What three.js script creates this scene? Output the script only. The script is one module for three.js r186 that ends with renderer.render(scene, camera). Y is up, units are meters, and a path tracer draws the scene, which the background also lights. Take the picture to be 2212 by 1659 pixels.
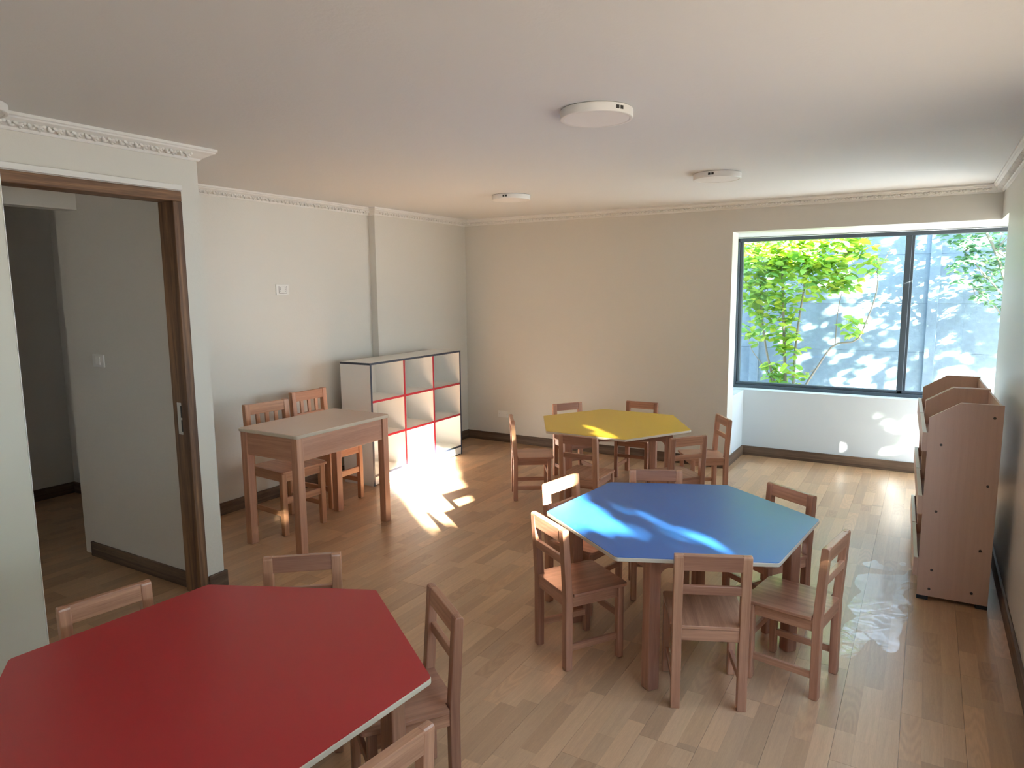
import * as THREE from 'three';
import { RoundedBoxGeometry } from 'three/addons/geometries/RoundedBoxGeometry.js';
import { mergeGeometries } from 'three/addons/utils/BufferGeometryUtils.js';

// ------------------------------------------------------------------ camera, sky, sun, exposure
const scene = new THREE.Scene();
const W = 2212, H = 1659, FOCAL = 1503.4;
const camera = new THREE.PerspectiveCamera(2 * Math.atan(H / 2 / FOCAL) * 180 / Math.PI, W / H, 0.05, 100);
camera.position.set(0, 1.6332, 0);
camera.rotation.order = 'YXZ';
camera.rotation.set(-0.135776, 0.537292, -0.008696);
const renderer = new THREE.WebGLRenderer({ antialias: true });
renderer.toneMapping = THREE.LinearToneMapping;
renderer.toneMappingExposure = 4.55;
renderer.shadowMap.enabled = true;

const SUN_AZ = 38.5 * Math.PI / 180, SUN_EL = 17 * Math.PI / 180;
const SUN = new THREE.Vector3(Math.cos(SUN_EL) * Math.cos(SUN_AZ), Math.sin(SUN_EL), Math.cos(SUN_EL) * Math.sin(SUN_AZ));
const sun = new THREE.DirectionalLight(new THREE.Color().setRGB(1.0, 0.94, 0.86), 38);
sun.position.copy(SUN).multiplyScalar(30).add(new THREE.Vector3(-2, 0, -3));
sun.target.position.set(-2, 0, -3);
sun.castShadow = true;
Object.assign(sun.shadow.camera, { left: -9, right: 9, top: 9, bottom: -9, near: 1, far: 60 });
sun.shadow.mapSize.set(4096, 4096);
scene.add(sun, sun.target);
{ // clear sky: deeper blue overhead, paler toward the horizon, the same all round
  const w = 16, h = 64, a = new Float32Array(w * h * 4);
  for (let j = 0; j < h; j++) for (let i = 0; i < w; i++) {
    const e = Math.max(0, ((j + 0.5) / h - 0.5) * 2), t = Math.pow(1 - e, 3), k = 4 * (j * w + i);
    a[k] = 0.85 + 0.85 * t; a[k + 1] = 1.25 + 0.75 * t; a[k + 2] = 1.9 + 0.3 * t; a[k + 3] = 1;
  }
  const t = new THREE.DataTexture(a, w, h, THREE.RGBAFormat, THREE.FloatType);
  t.mapping = THREE.EquirectangularReflectionMapping; t.magFilter = THREE.LinearFilter; t.needsUpdate = true;
  scene.background = t;
}

// ------------------------------------------------------------------ helpers
let seed = 20240611;
const rnd = () => { seed = (seed + 0x6d2b79f5) | 0; let t = Math.imul(seed ^ (seed >>> 15), 1 | seed); t = (t + Math.imul(t ^ (t >>> 7), 61 | t)) ^ t; return ((t ^ (t >>> 14)) >>> 0) / 4294967296; };
const rr = (a, b) => a + (b - a) * rnd();
const R = (d) => d * Math.PI / 180;
const taken = {};
function numbered(name) { const n = taken[name] = (taken[name] ?? -1) + 1; return n ? name + '_' + String(n).padStart(3, '0') : name; }
function shade(o) { o.castShadow = o.receiveShadow = true; return o; }
function obj(name, geo, mat, parent = scene) {
  const g = Array.isArray(geo) ? (geo.length > 1 ? mergeGeometries(geo.map((x) => (x.index ? x.toNonIndexed() : x))) : geo[0]) : geo;
  const m = shade(new THREE.Mesh(g, mat)); m.name = parent === scene ? numbered(name) : name; parent.add(m); return m;
}
function tag(o, label, category, group) { o.userData.label = label; o.userData.category = category; if (group) o.userData.group = group; return o; }
function thing(name, label, category, [x, y, z] = [0, 0, 0], turn = 0, group) {
  const o = new THREE.Group(); o.name = numbered(name); o.position.set(x, y, z); o.rotation.y = turn; scene.add(o); return tag(o, label, category, group);
}
function struct(name, geo, mat, label, category) { const m = obj(name, geo, mat); m.userData.kind = 'structure'; return tag(m, label, category); }
function structGroup(name, label, category, pos) { const g = thing(name, label, category, pos); g.userData.kind = 'structure'; return g; }
// uv in metres: u runs along axis `ax` (the grain), v across
function metric(g, ax = 0, du = 0, dv = 0) {
  const p = g.attributes.position, n = g.attributes.normal, uv = new Float32Array(p.count * 2);
  for (let i = 0; i < p.count; i++) {
    const P = [p.getX(i), p.getY(i), p.getZ(i)], N = [Math.abs(n.getX(i)), Math.abs(n.getY(i)), Math.abs(n.getZ(i))];
    const d = N[0] >= N[1] && N[0] >= N[2] ? 0 : N[1] >= N[2] ? 1 : 2;
    const rest = [0, 1, 2].filter((k) => k !== d);
    let a = rest[0], b = rest[1];
    if (rest.includes(ax)) { a = ax; b = rest.find((k) => k !== ax); }
    uv[2 * i] = P[a] + du; uv[2 * i + 1] = P[b] + dv + 0.37 * d;
  }
  g.setAttribute('uv', new THREE.BufferAttribute(uv, 2)); return g;
}
// box from min to max, plain or with rounded edges; uv metric with the grain along the longest side
function span(x0, x1, y0, y1, z0, z1, r = 0, ax) {
  const a = Math.abs(x1 - x0), b = Math.abs(y1 - y0), c = Math.abs(z1 - z0);
  const g = r ? new RoundedBoxGeometry(a, b, c, 2, Math.min(r, a / 2.01, b / 2.01, c / 2.01)) : new THREE.BoxGeometry(a, b, c);
  const k = ax ?? (a >= b && a >= c ? 0 : b >= c ? 1 : 2);
  metric(g, k, rnd() * 3, rnd() * 3);
  g.translate((x0 + x1) / 2, (y0 + y1) / 2, (z0 + z1) / 2); return g;
}
// straight bar of section w (across) x d between two points
function bar(p, q, w, d, r = 0.004, roll = 0) {
  const a = new THREE.Vector3(...p), b = new THREE.Vector3(...q), L = a.distanceTo(b);
  const g = new RoundedBoxGeometry(w, L, d, 2, Math.min(r, w / 2.01, d / 2.01)); metric(g, 1, rnd() * 3, rnd() * 3);
  const m = new THREE.Matrix4(), y = b.clone().sub(a).normalize();
  const ref = Math.abs(y.y) > 0.9 ? new THREE.Vector3(0, 0, 1) : new THREE.Vector3(0, 1, 0);
  const x = new THREE.Vector3().crossVectors(y, ref).normalize(), z = new THREE.Vector3().crossVectors(x, y);
  m.makeBasis(x, y, z); m.setPosition(a.clone().add(b).multiplyScalar(0.5)); g.rotateY(roll); g.applyMatrix4(m); return g;
}
function extrude(pts, depth, bevel = 0) {
  const s = new THREE.Shape(pts.map(([x, y]) => new THREE.Vector2(x, y)));
  return new THREE.ExtrudeGeometry(s, { depth, bevelEnabled: bevel > 0, bevelThickness: bevel, bevelSize: bevel, bevelOffset: -bevel, bevelSegments: 2, steps: 1 });
}
// polygon with rounded corners
function rounded(pts, r, n = 5) {
  const out = [], N = pts.length;
  for (let i = 0; i < N; i++) {
    const p = new THREE.Vector2(...pts[i]), a = new THREE.Vector2(...pts[(i + N - 1) % N]).sub(p).normalize(), b = new THREE.Vector2(...pts[(i + 1) % N]).sub(p).normalize();
    const half = Math.acos(THREE.MathUtils.clamp(a.dot(b), -1, 1)) / 2, rad = Array.isArray(r) ? r[i] : r;
    if (rad <= 0) { out.push([p.x, p.y]); continue; }
    const t = rad / Math.tan(half), A = p.clone().addScaledVector(a, t), B = p.clone().addScaledVector(b, t);
    for (let k = 0; k <= n; k++) { const u = k / n, q = A.clone().multiplyScalar((1 - u) ** 2).addScaledVector(p, 2 * u * (1 - u)).addScaledVector(B, u * u); out.push([q.x, q.y]); }
  }
  return out;
}
// value noise
function noise2(sd) {
  const P = new Float32Array(65536); let s = sd | 0; for (let i = 0; i < 65536; i++) { s = (Math.imul(s, 1664525) + 1013904223) | 0; P[i] = (s >>> 8) / 16777216; }
  return (x, y, px = 256, py = 256) => {
    const xi = Math.floor(x), yi = Math.floor(y), fx = x - xi, fy = y - yi, sx = fx * fx * (3 - 2 * fx), sy = fy * fy * (3 - 2 * fy);
    const m = (v, p) => ((v % p) + p) % p, g = (i, j) => P[(m(j, py) * 256 + m(i, px)) & 65535];
    const a = g(xi, yi), b = g(xi + 1, yi), c = g(xi, yi + 1), d = g(xi + 1, yi + 1);
    return (a + (b - a) * sx) * (1 - sy) + (c + (d - c) * sx) * sy;
  };
}
function texture(w, h, f, srgb = true, wrap = true) {
  const a = new Uint8Array(w * h * 4);
  for (let j = 0; j < h; j++) for (let i = 0; i < w; i++) { const c = f(i / w, j / h, i, j), k = 4 * (j * w + i); a[k] = Math.max(0, Math.min(255, c[0])); a[k + 1] = Math.max(0, Math.min(255, c[1])); a[k + 2] = Math.max(0, Math.min(255, c[2])); a[k + 3] = 255; }
  const t = new THREE.DataTexture(a, w, h, THREE.RGBAFormat); t.magFilter = THREE.LinearFilter; t.minFilter = THREE.LinearMipmapLinearFilter; t.generateMipmaps = true;
  if (wrap) t.wrapS = t.wrapT = THREE.RepeatWrapping; if (srgb) t.colorSpace = THREE.SRGBColorSpace; t.needsUpdate = true; return t;
}
// wood whose grain runs along u; one tile is 1.2 m x 0.4 m
function woodTexture(sd, base, dark, streak, w = 768, h = 384) {
  const n = noise2(sd), m = noise2(sd + 7);
  const t = texture(w, h, (u, v) => {
    const bend = 0.05 * (n(u * 4, v * 6, 4, 6) - 0.5);
    const ring = n(u * 3, (v + bend) * 34, 3, 34), fine = m(u * 14, v * 190, 14, 190), fib = n(u * 40, v * 120 + 3, 40, 120), big = m(u * 2, v * 5 + 11, 2, 5);
    let k = streak * (0.5 * (ring - 0.5) + 0.28 * (fine - 0.5) + 0.14 * (fib - 0.5) + 0.55 * (big - 0.5)) + 0.5;
    k = Math.max(0, Math.min(1, k));
    return [0, 1, 2].map((i) => dark[i] + (base[i] - dark[i]) * k);
  });
  t.repeat.set(1 / 1.2, 1 / 0.4); return t;
}
function bumpTexture(sd, fx, fy) {
  const n = noise2(sd), m = noise2(sd + 3);
  return texture(512, 512, (u, v) => { const k = 255 * (0.6 * n(u * fx, v * fy, fx, fy) + 0.4 * m(u * fx * 3, v * fy * 3, fx * 3, fy * 3)); return [k, k, k]; }, false);
}

// ------------------------------------------------------------------ materials
const lin = (r, g, b) => new THREE.Color().setRGB(r, g, b);
const std = (c, rough, extra = {}) => new THREE.MeshStandardMaterial({ color: c, roughness: rough, metalness: 0, ...extra });
const plasterBump = bumpTexture(5, 48, 48); plasterBump.repeat.set(1 / 0.6, 1 / 0.6);
const M = {};
M.wall = std(lin(0.69, 0.655, 0.59), 0.42, { bumpMap: plasterBump, bumpScale: 0.0004 });
M.ceiling = std(lin(0.72, 0.72, 0.705), 0.75, { bumpMap: plasterBump, bumpScale: 0.0004 });
M.cornice = std(lin(0.78, 0.76, 0.72), 0.6);
M.skyTintPaint = std(lin(0.65, 0.70, 0.73), 0.5);  // wall paint with the blue of the skylight mixed into its colour
M.exterior = std(lin(0.72, 0.70, 0.66), 0.8);
M.baseboard = std(lin(1, 1, 1), 0.55, { map: woodTexture(31, [128, 104, 84], [72, 54, 42], 1.2) });
M.doorwood = std(lin(1, 1, 1), 0.5, { map: woodTexture(37, [158, 118, 84], [84, 58, 40], 1.3) });
M.chair = [[41, [208, 152, 120], [154, 102, 76]], [43, [216, 162, 128], [162, 110, 82]], [47, [192, 136, 108], [138, 90, 68]]].map(([s, a, b]) => new THREE.MeshPhysicalMaterial({ roughness: 0.42, map: woodTexture(s, a, b, 1.0), clearcoat: 0.6, clearcoatRoughness: 0.25 }));
M.desk = new THREE.MeshPhysicalMaterial({ roughness: 0.4, map: woodTexture(53, [218, 164, 132], [172, 118, 90], 0.9), clearcoat: 0.35, clearcoatRoughness: 0.3 });
M.deskchair = new THREE.MeshPhysicalMaterial({ roughness: 0.42, map: woodTexture(59, [218, 164, 124], [168, 112, 80], 1.0), clearcoat: 0.3, clearcoatRoughness: 0.3 });
M.deskTop = new THREE.MeshPhysicalMaterial({ color: lin(0.66, 0.47, 0.36), roughness: 0.26, ior: 1.6 });
M.ply = std(lin(0.62, 0.52, 0.40), 0.5);
M.red = new THREE.MeshPhysicalMaterial({ color: lin(0.46, 0.018, 0.024), roughness: 0.38, ior: 1.52 });
M.blue = new THREE.MeshPhysicalMaterial({ color: lin(0.02, 0.14, 0.46), roughness: 0.34, ior: 1.68 });
M.yellow = new THREE.MeshPhysicalMaterial({ color: lin(0.72, 0.46, 0.03), roughness: 0.34, ior: 1.58 });
M.white = std(lin(0.87, 0.85, 0.80), 0.3);
M.slate = std(lin(0.035, 0.045, 0.07), 0.4);
M.bandRed = std(lin(0.42, 0.02, 0.035), 0.4);
M.beech = std(lin(1, 1, 1), 0.45, { map: woodTexture(61, [222, 190, 170], [208, 172, 152], 0.7) });
M.beechEdge = std(lin(0.76, 0.70, 0.58), 0.5);
M.black = std(lin(0.015, 0.016, 0.02), 0.5);
M.cap = std(lin(0.10, 0.08, 0.07), 0.5);
M.plastic = std(lin(0.80, 0.78, 0.74), 0.35);
M.hole = std(lin(0.04, 0.035, 0.03), 0.7);
M.diffuser = std(lin(0.84, 0.82, 0.79), 0.5);
M.steel = std(lin(0.6, 0.6, 0.58), 0.35, { metalness: 0.8 });
M.alu = std(lin(0.075, 0.095, 0.115), 0.38, { metalness: 0.25 });
M.glass = new THREE.MeshPhysicalMaterial({ color: lin(0.97, 0.99, 0.99), roughness: 0, transmission: 1, thickness: 0, ior: 1.5 });
M.door = std(lin(0.70, 0.67, 0.58), 0.45);
{ // laminate: eight boards side by side, each printed with three rows of strips; one tile is 8 x 0.205 m by 1.3 m
  const w = 1536, h = 1536, n = noise2(71), m = noise2(73), q = noise2(79);
  const rows = [];
  for (let k = 0; k < 24; k++) { const cuts = []; let y = -rr(0, 0.4); while (y < 1.3) { const L = rr(0.28, 0.62); cuts.push({ y, L, t: rnd(), c: rnd(), o: rnd() * 50 }); y += L; } rows.push(cuts); }
  const tex = texture(w, h, (u, v) => {
    const k = Math.min(23, Math.floor(u * 24)), x = u * 24 - k, y = v * 1.3;
    const s = rows[k].find((c) => y >= c.y && y < c.y + c.L) ?? rows[k][0];
    const tone = s.t, warp = 0.22 * (n(y * 5 + s.o, k, 256, 256) - 0.5);
    let g;
    if (s.c > 0.8) { const d = Math.hypot((x - 0.5) * 1.0, (y - s.y - s.L * 0.1) * 1.1 / s.L); g = 0.5 + 0.5 * Math.sin(d * 26 + 6 * n(y * 9, x * 4 + s.o, 256, 256)); g = 0.6 * g + 0.4 * m(y * 30, x * 22 + s.o, 256, 256); }
    else g = 0.55 * m(y * 3 + s.o, (x + warp) * 7 + s.o, 256, 256) + 0.45 * q(y * 26, x * 34 + s.o, 256, 256);
    const dust = n(y * 90, u * 900, 256, 256);
    const b = 0.83 + 0.14 * tone + 0.08 * (g - 0.5) + 0.03 * (dust - 0.5);
    const seam = x < 0.012 || x > 0.988 || y - s.y < 0.0012 ? 0.95 : 1;
    const warm = s.c * 0.05;
    return [212 * b * seam, (170 - 9 * warm * 10) * b * seam, (130 - 12 * warm * 10) * b * seam];
  });
  M.floor = new THREE.MeshPhysicalMaterial({ map: tex, roughness: 0.34, clearcoat: 0.25, clearcoatRoughness: 0.22, bumpMap: bumpTexture(83, 60, 20), bumpScale: 0.0001 });
}

// ------------------------------------------------------------------ room shell
const XL0 = -4.383, XL = -4.312, XP = -3.291, XR = 0.425, ZB = -6.282, ZN = -6.917, ZP = -2.363, HB = 0.092, HC = 2.298, HT = 2.36, LINTEL = 2.107, XJ = -1.496, SILL = 0.64, ZF = -7.1, XB = 0.75;
const ZNEAR = 2.4, WIN_A = [-3.1, -0.87], WIN_B = [0.1, 1.75], WSILL = 0.72, WIN_FILL = [-4.05, -3.75];

// floor: a slab, and every laminate board of the part in view
{
  const floor = structGroup('floor', 'beech laminate floor of long three-strip boards', 'floor');
  obj('slab', [span(-6.2, XB + 0.1, -0.2, -0.012, -7.2, ZNEAR + 0.1)], M.exterior, floor);
  const BW = 0.2065, BL = 1.29, variants = [];
  for (let k = 0; k < 8; k++) for (let e = 0; e < 2; e++) {
    const g = new THREE.BoxGeometry(BW - 0.0009, 0.012, BL - 0.0008), p = g.attributes.position, uv = g.attributes.uv, nn = g.attributes.normal;
    for (let i = 0; i < p.count; i++) { const s = e ? -1 : 1; let a = (p.getX(i) * s) / BW + 0.5, b = (p.getZ(i) * s) / BL + 0.5; uv.setXY(i, (k + 0.002 + 0.996 * a) / 8, b); }
    variants.push(g);
  }
  let count = 0;
  for (let r = 0; ; r++) {
    const x = 0.007 + BW / 2 - 2 * BW * -1 - r * BW - 2 * BW + BW; // rows from the right wall leftwards, a seam at x = 0.007
    if (x < -6.0) break;
    const off = [0, 0.43, 0.86, 0.2, 0.63, 1.06][r % 6];
    const zEnd = x < -4.45 ? -1.2 : 0.35, zStart = x < -4.45 ? -2.95 : x < XP - 0.1 ? -6.3 : x < XJ ? -6.3 : -6.93;
    for (let z = -7.2 + off - BL; z < zEnd; z += BL) {
      if (z + BL < zStart) continue;
      const m = shade(new THREE.Mesh(variants[Math.floor(rnd() * 16)], M.floor)); m.name = 'board'; m.position.set(x, -0.006, z + BL / 2); floor.add(m); count++;
    }
  }
  const rest = new THREE.BoxGeometry(8, 0.012, 2.6), uv = rest.attributes.uv, p = rest.attributes.position;
  for (let i = 0; i < p.count; i++) uv.setXY(i, p.getX(i) / (8 * BW), p.getZ(i) / BL);
  rest.translate(-2.6, -0.0065, 0.35 + 1.29 + 1.32);
  const o = obj('board', rest, M.floor, floor); o.userData.kind = 'stuff';
  console.log('boards', count);
}
struct('ceiling', [span(-6.2, XR + 0.2, HT, HT + 0.18, -6.49, ZNEAR + 0.15), span(XJ - 0.4, XB + 0.1, LINTEL, LINTEL + 0.09, -7.25, -6.49), span(XR + 0.15, XB + 0.1, LINTEL, LINTEL + 0.09, -6.49, -5.6)], M.ceiling, 'smooth off-white plastered ceiling', 'ceiling');
struct('wall_left', [span(XL0 - 0.13, XL0, 0, HT, -6.49, ZP), span(XL0 - 0.02, XL, 0, HT, ZB - 0.05, -4.855)], M.wall, 'cream painted wall behind the desk, with a shallow pier in the corner', 'wall');
struct('wall_back', [span(XL0 - 0.13, XJ, 0, HT, -6.49, ZB), span(XJ, XR + 0.15, LINTEL, HT, -6.49, ZB)], M.wall, 'cream painted end wall with the window bay cut into it', 'wall');
struct('wall_right', [
  span(XR, XR + 0.15, 0, LINTEL, -5.763, WIN_A[0]), span(XR, XR + 0.15, LINTEL, HT, ZB, ZNEAR + 0.1),
  span(XR, XR + 0.15, 0, WSILL, WIN_A[0], WIN_A[1]), span(XR, XR + 0.15, 0, LINTEL, WIN_A[1], WIN_B[0]),
  span(XR, XR + 0.15, 0, WSILL, WIN_B[0], WIN_B[1]), span(XR, XR + 0.15, 0, LINTEL, WIN_B[1], ZNEAR + 0.1)], M.wall, 'cream painted wall along which the bookcases stand', 'wall');
struct('wall_front', [span(-6.2, WIN_FILL[0], 0, HT, ZNEAR, ZNEAR + 0.12), span(WIN_FILL[1], XR + 0.15, 0, HT, ZNEAR, ZNEAR + 0.12), span(WIN_FILL[0], WIN_FILL[1], 0, WSILL, ZNEAR, ZNEAR + 0.12), span(WIN_FILL[0], WIN_FILL[1], LINTEL, HT, ZNEAR, ZNEAR + 0.12),], M.wall, 'cream painted wall behind the viewer', 'wall');
struct('wall_partition', [
  span(XP - 0.11, XP, 2.137, HT, -2.262, -1.38), span(XP - 0.11, XP, 0, HT, ZP, -2.262), span(XP - 0.11, XP, 0, HT, -1.38, ZNEAR)], M.wall, 'cream painted partition wall with the sliding door opening', 'wall');
struct('wall_corridor', [span(-4.395, XP - 0.11, 0, HT, ZP, -2.252), span(-4.36, -4.25, 2.105, HT, -2.252, ZNEAR), span(-6.1, -5.97, 0, HT, -3.1, ZNEAR), span(-5.97, -4.5, 0, HT, -3.05, -2.95), span(-4.513, -4.395, 0, HT, -2.95, -2.263)], M.wall, 'dim grey-looking painted walls of the corridor beyond the doorway', 'wall');
struct('wall_bay', [span(XJ - 0.35, XB + 0.1, 0, SILL, -7.22, ZN), span(XJ - 0.35, XJ, 0, SILL, ZN, -6.49), span(XJ - 0.35, -1.64, SILL, LINTEL, -7.22, -6.49), span(XR + 0.15, XB + 0.1, 0, LINTEL, -5.7, -5.6)], M.skyTintPaint, 'wall below the window in the recessed bay, skylight blue tinted into its paint', 'wall');
struct('wall_exterior', [span(XR + 0.15, XR + 0.2, 0, 0.7, -5.6, ZNEAR), span(-6.25, -6.1, 0, HT, -7.2, ZNEAR), span(-6.25, XL0 - 0.12, 0, HT, -6.6, -6.45)], M.exterior, 'plain outer skin of the house walls', 'wall');
// sill of the bay, skim-coated, a little proud of the wall below it
struct('trim_1', [span(XJ - 0.14, XB, SILL, SILL + 0.004, ZF - 0.02, ZN + 0.004)], M.skyTintPaint, 'white window sill on top of the bay wall', 'sill');

// skirting boards
function skirting(name, runs, label) { struct(name, runs.map(([x0, x1, z0, z1]) => span(x0, x1, 0, HB, z0, z1, 0.004)), M.baseboard, label, 'baseboard'); }
skirting('baseboard_left', [[XL0, XL0 + 0.015, -4.855, ZP], [XL, XL + 0.015, ZB, -4.84], [XL0, XL + 0.015, -4.855, -4.84]], 'dark stained skirting board along the wall behind the desk');
skirting('baseboard_back', [[XL + 0.015, XJ, ZB, ZB + 0.015], [XJ, XJ + 0.015, ZN, ZB]], 'dark stained skirting board along the end wall');
skirting('baseboard_bay', [[XJ + 0.015, XB, ZN, ZN + 0.015]], 'dark stained skirting board below the bay window');
skirting('baseboard_right', [[XR - 0.015, XR, -5.763, WIN_A[1] + 3]], 'dark stained skirting board behind the bookcases');
skirting('baseboard_partition', [[XP, XP + 0.015, ZP - 0.015, -2.262], [-4.36, XP, ZP - 0.015, ZP]], 'short piece of dark skirting board at the end of the partition');
skirting('baseboard_corridor', [[-4.395, XP - 0.11, -2.252, -2.237], [-4.41, -4.395, -2.263, -2.237], [-5.97, -5.955, -2.95, ZNEAR], [-5.955, -4.515, -2.95, -2.935]], 'dark skirting board in the corridor beyond the doorway');

// cornice: moulded profile (out from the wall, down from the ceiling) run along a wall, with a band of leaf relief
const profile = [[0, 0], [0.075, 0], [0.075, 0.012], [0.068, 0.016], [0.066, 0.022], [0.05, 0.03], [0.03, 0.042], [0.014, 0.05], [0.012, 0.056], [0.008, 0.062], [0, 0.062]];
function cornice(name, a, b, out, label, leaves, miter0 = 0, miter1 = 0) {
  const A = new THREE.Vector3(a[0], HT, a[1]), B = new THREE.Vector3(b[0], HT, b[1]), L = A.distanceTo(B), dir = B.clone().sub(A).normalize(), o = new THREE.Vector3(out[0], 0, out[1]), dn = new THREE.Vector3(0, -1, 0);
  const pos = [], idx = [], N = profile.length;
  for (const [P, s] of [[A, miter0], [B, miter1]]) for (const [u, v] of profile) { const q = P.clone().addScaledVector(o, u).addScaledVector(dn, v).addScaledVector(dir, s * u); pos.push(q.x, q.y, q.z); }
  for (let i = 0; i < N; i++) { const j = (i + 1) % N; idx.push(i, N + i, j, j, N + i, N + j); }
  for (let i = 1; i < N - 1; i++) { idx.push(0, i, i + 1, N, N + i + 1, N + i); }
  const g = new THREE.BufferGeometry(); g.setAttribute('position', new THREE.Float32BufferAttribute(pos, 3)); g.setIndex(idx);
  const flat = g.toNonIndexed(); flat.computeVertexNormals(); metric(flat, 0);
  const grp = structGroup(name, label, 'cornice'); obj('moulding', flat, M.cornice, grp);
  // one motif: a curled leaf and a trefoil on the sloping face of the moulding
  const motif = () => {
    const parts = [], leaf = (u, v, rot, l, w) => { const s = new THREE.SphereGeometry(1, 8, 5); s.scale(l, w, 0.005); s.rotateZ(rot); s.translate(u, v, 0.0035); parts.push(s); };
    leaf(-0.017, 0.002, -0.9, 0.013, 0.005); leaf(-0.01, -0.004, 0.5, 0.009, 0.005); leaf(-0.003, 0.007, -0.4, 0.008, 0.004);
    leaf(0.008, 0.003, 0.9, 0.009, 0.005); leaf(0.013, 0.0, -0.7, 0.008, 0.004); leaf(0.017, 0.008, 0.3, 0.006, 0.004); leaf(0.011, -0.008, 1.57, 0.006, 0.005);
    const all = mergeGeometries(parts.map((s) => s.toNonIndexed())); all.scale(1.55, 1.35, 1.7); return all;
  };
  const pitch = 0.076, n = Math.floor((L - 0.04) / pitch), base = motif();
  const up = o.clone().multiplyScalar(0.82).addScaledVector(dn, -0.57).normalize();
  const nrm = o.clone().multiplyScalar(0.57).addScaledVector(dn, 0.82).normalize(), right = new THREE.Vector3().crossVectors(up, nrm).normalize();
  const all = [];
  for (let k = 0; k < n; k++) {
    const c = A.clone().addScaledVector(dir, 0.04 + pitch * (k + 0.3)).addScaledVector(o, 0.036).addScaledVector(dn, 0.0375);
    const m = new THREE.Matrix4().makeBasis(right, up, nrm).setPosition(c);
    if (leaves) { const q = shade(new THREE.Mesh(base, M.cornice)); q.name = 'leaf_relief'; q.applyMatrix4(m); grp.add(q); } else all.push(base.clone().applyMatrix4(m));
  }
  if (all.length) { const o2 = obj('leaf_relief', mergeGeometries(all), M.cornice, grp); o2.userData.kind = 'stuff'; }
}
cornice('trim_2', [XP, 0.6], [XP, ZP], [1, 0], 'white moulded cornice with leaf relief above the doorway', true, 0, 1);
cornice('trim_3', [XP, ZP], [XL0, ZP], [0, -1], 'white moulded cornice on the far side of the partition', false, -1, -1);
cornice('trim_4', [XL0, ZP], [XL0, -4.855], [1, 0], 'white moulded cornice above the desk', false, 1, -1);
cornice('trim_5', [XL0, -4.855], [XL, -4.855], [0, 1], 'short return of white cornice on the wall pier', false, 1, 1);
cornice('trim_6', [XL, -4.855], [XL, ZB], [1, 0], 'white moulded cornice above the white cube shelf', false, -1, -1);
cornice('trim_7', [XL, ZB], [XR, ZB], [0, 1], 'white moulded cornice along the end wall', false, 1, -1);
cornice('trim_8', [XR, ZB], [XR, ZNEAR], [-1, 0], 'white moulded cornice above the bookcases', false, 1, -1);

// doorway: timber lining, sliding-door rail, open sliding door
{
  const g = structGroup('door_1', 'stained timber door lining around the dark corridor opening', 'door frame');
  obj('head', span(XP - 0.125, XP + 0.004, 2.086, 2.1365, -2.2615, -1.3805, 0.004), M.doorwood, g);
  obj('jamb', span(XP - 0.125, XP + 0.004, 0, 2.0865, -2.2615, -2.212, 0.004), M.doorwood, g);
  obj('jamb', span(XP - 0.125, XP + 0.004, 0, 2.0865, -1.42, -1.3805, 0.004), M.doorwood, g);
  const st = obj('strike_plate', [span(XP - 0.085, XP - 0.06, 0.885, 1.055, -2.2125, -2.2095), span(XP - 0.06, XP - 0.052, 0.885, 0.9, -2.2125, -2.2095), span(XP - 0.06, XP - 0.052, 1.04, 1.055, -2.2125, -2.2095), span(XP - 0.06, XP - 0.052, 0.963, 0.975, -2.2125, -2.2095)], M.steel, g);
  obj('keep_slot', [span(XP - 0.06, XP - 0.05, 0.9, 0.963, -2.214, -2.211), span(XP - 0.06, XP - 0.05, 0.975, 1.04, -2.214, -2.211)], M.hole, st);
  const rail = struct('trim_9', [span(XP, XP + 0.022, 2.139, 2.166, -2.255, 0.1, 0.003), span(XP + 0.017, XP + 0.024, 2.146, 2.152, -2.255, 0.1)], M.plastic, 'slim white sliding-door rail above the doorway', 'rail');
  const d = thing('sliding_door', 'cream sliding door pushed open at the near side of the doorway', 'door', [XP + 0.006, 0.012, -1.434]);
  obj('panel', span(0, 0.034, 0, 2.115, 0, 0.84, 0.004), M.door, d);
  obj('edge_strip', span(-0.001, 0.035, 0, 2.115, -0.003, 0.001, 0.001), M.white, d);
}

// bay window
function paneWindow(name, label, x0, x1, y0, y1, z, turn, stiles) {
  const g = structGroup(name, label, 'window', [0, 0, 0]); g.position.set(...(turn ? [z, 0, 0] : [0, 0, z])); if (turn) g.rotation.y = -Math.PI / 2;
  const b = 0.05;
  obj('frame', [span(x0, x1, y1 - 0.034, y1, -0.04, 0.045, 0.004), span(x0, x1, y0, y0 + 0.03, -0.04, 0.05, 0.004), span(x0, x1, y0 + 0.03, y0 + 0.055, -0.04, 0.03, 0.004), span(x0, x0 + 0.03, y0, y1, -0.04, 0.045, 0.004), span(x0 + 0.03, x0 + 0.058, y0, y1, -0.03, 0.02, 0.004), span(x1 - b, x1, y0, y1, -0.04, 0.04, 0.004)], M.alu, g);
  const edges = [x0 + 0.05];
  for (const s of stiles) { obj('mullion', [span(s - 0.036, s + 0.012, y0 + 0.03, y1 - 0.02, -0.03, 0.03, 0.004), span(s + 0.006, s + 0.034, y0 + 0.03, y1 - 0.02, -0.035, 0.012, 0.004)], M.alu, g); edges.push(s); }
  edges.push(x1 - 0.04);
  for (let i = 0; i + 1 < edges.length; i++) { const p = new THREE.PlaneGeometry(edges[i + 1] - edges[i], y1 - y0 - 0.06); p.translate((edges[i] + edges[i + 1]) / 2, (y0 + y1) / 2, -0.005); obj('pane', p, M.glass, g); }
  return g;
}
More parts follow.
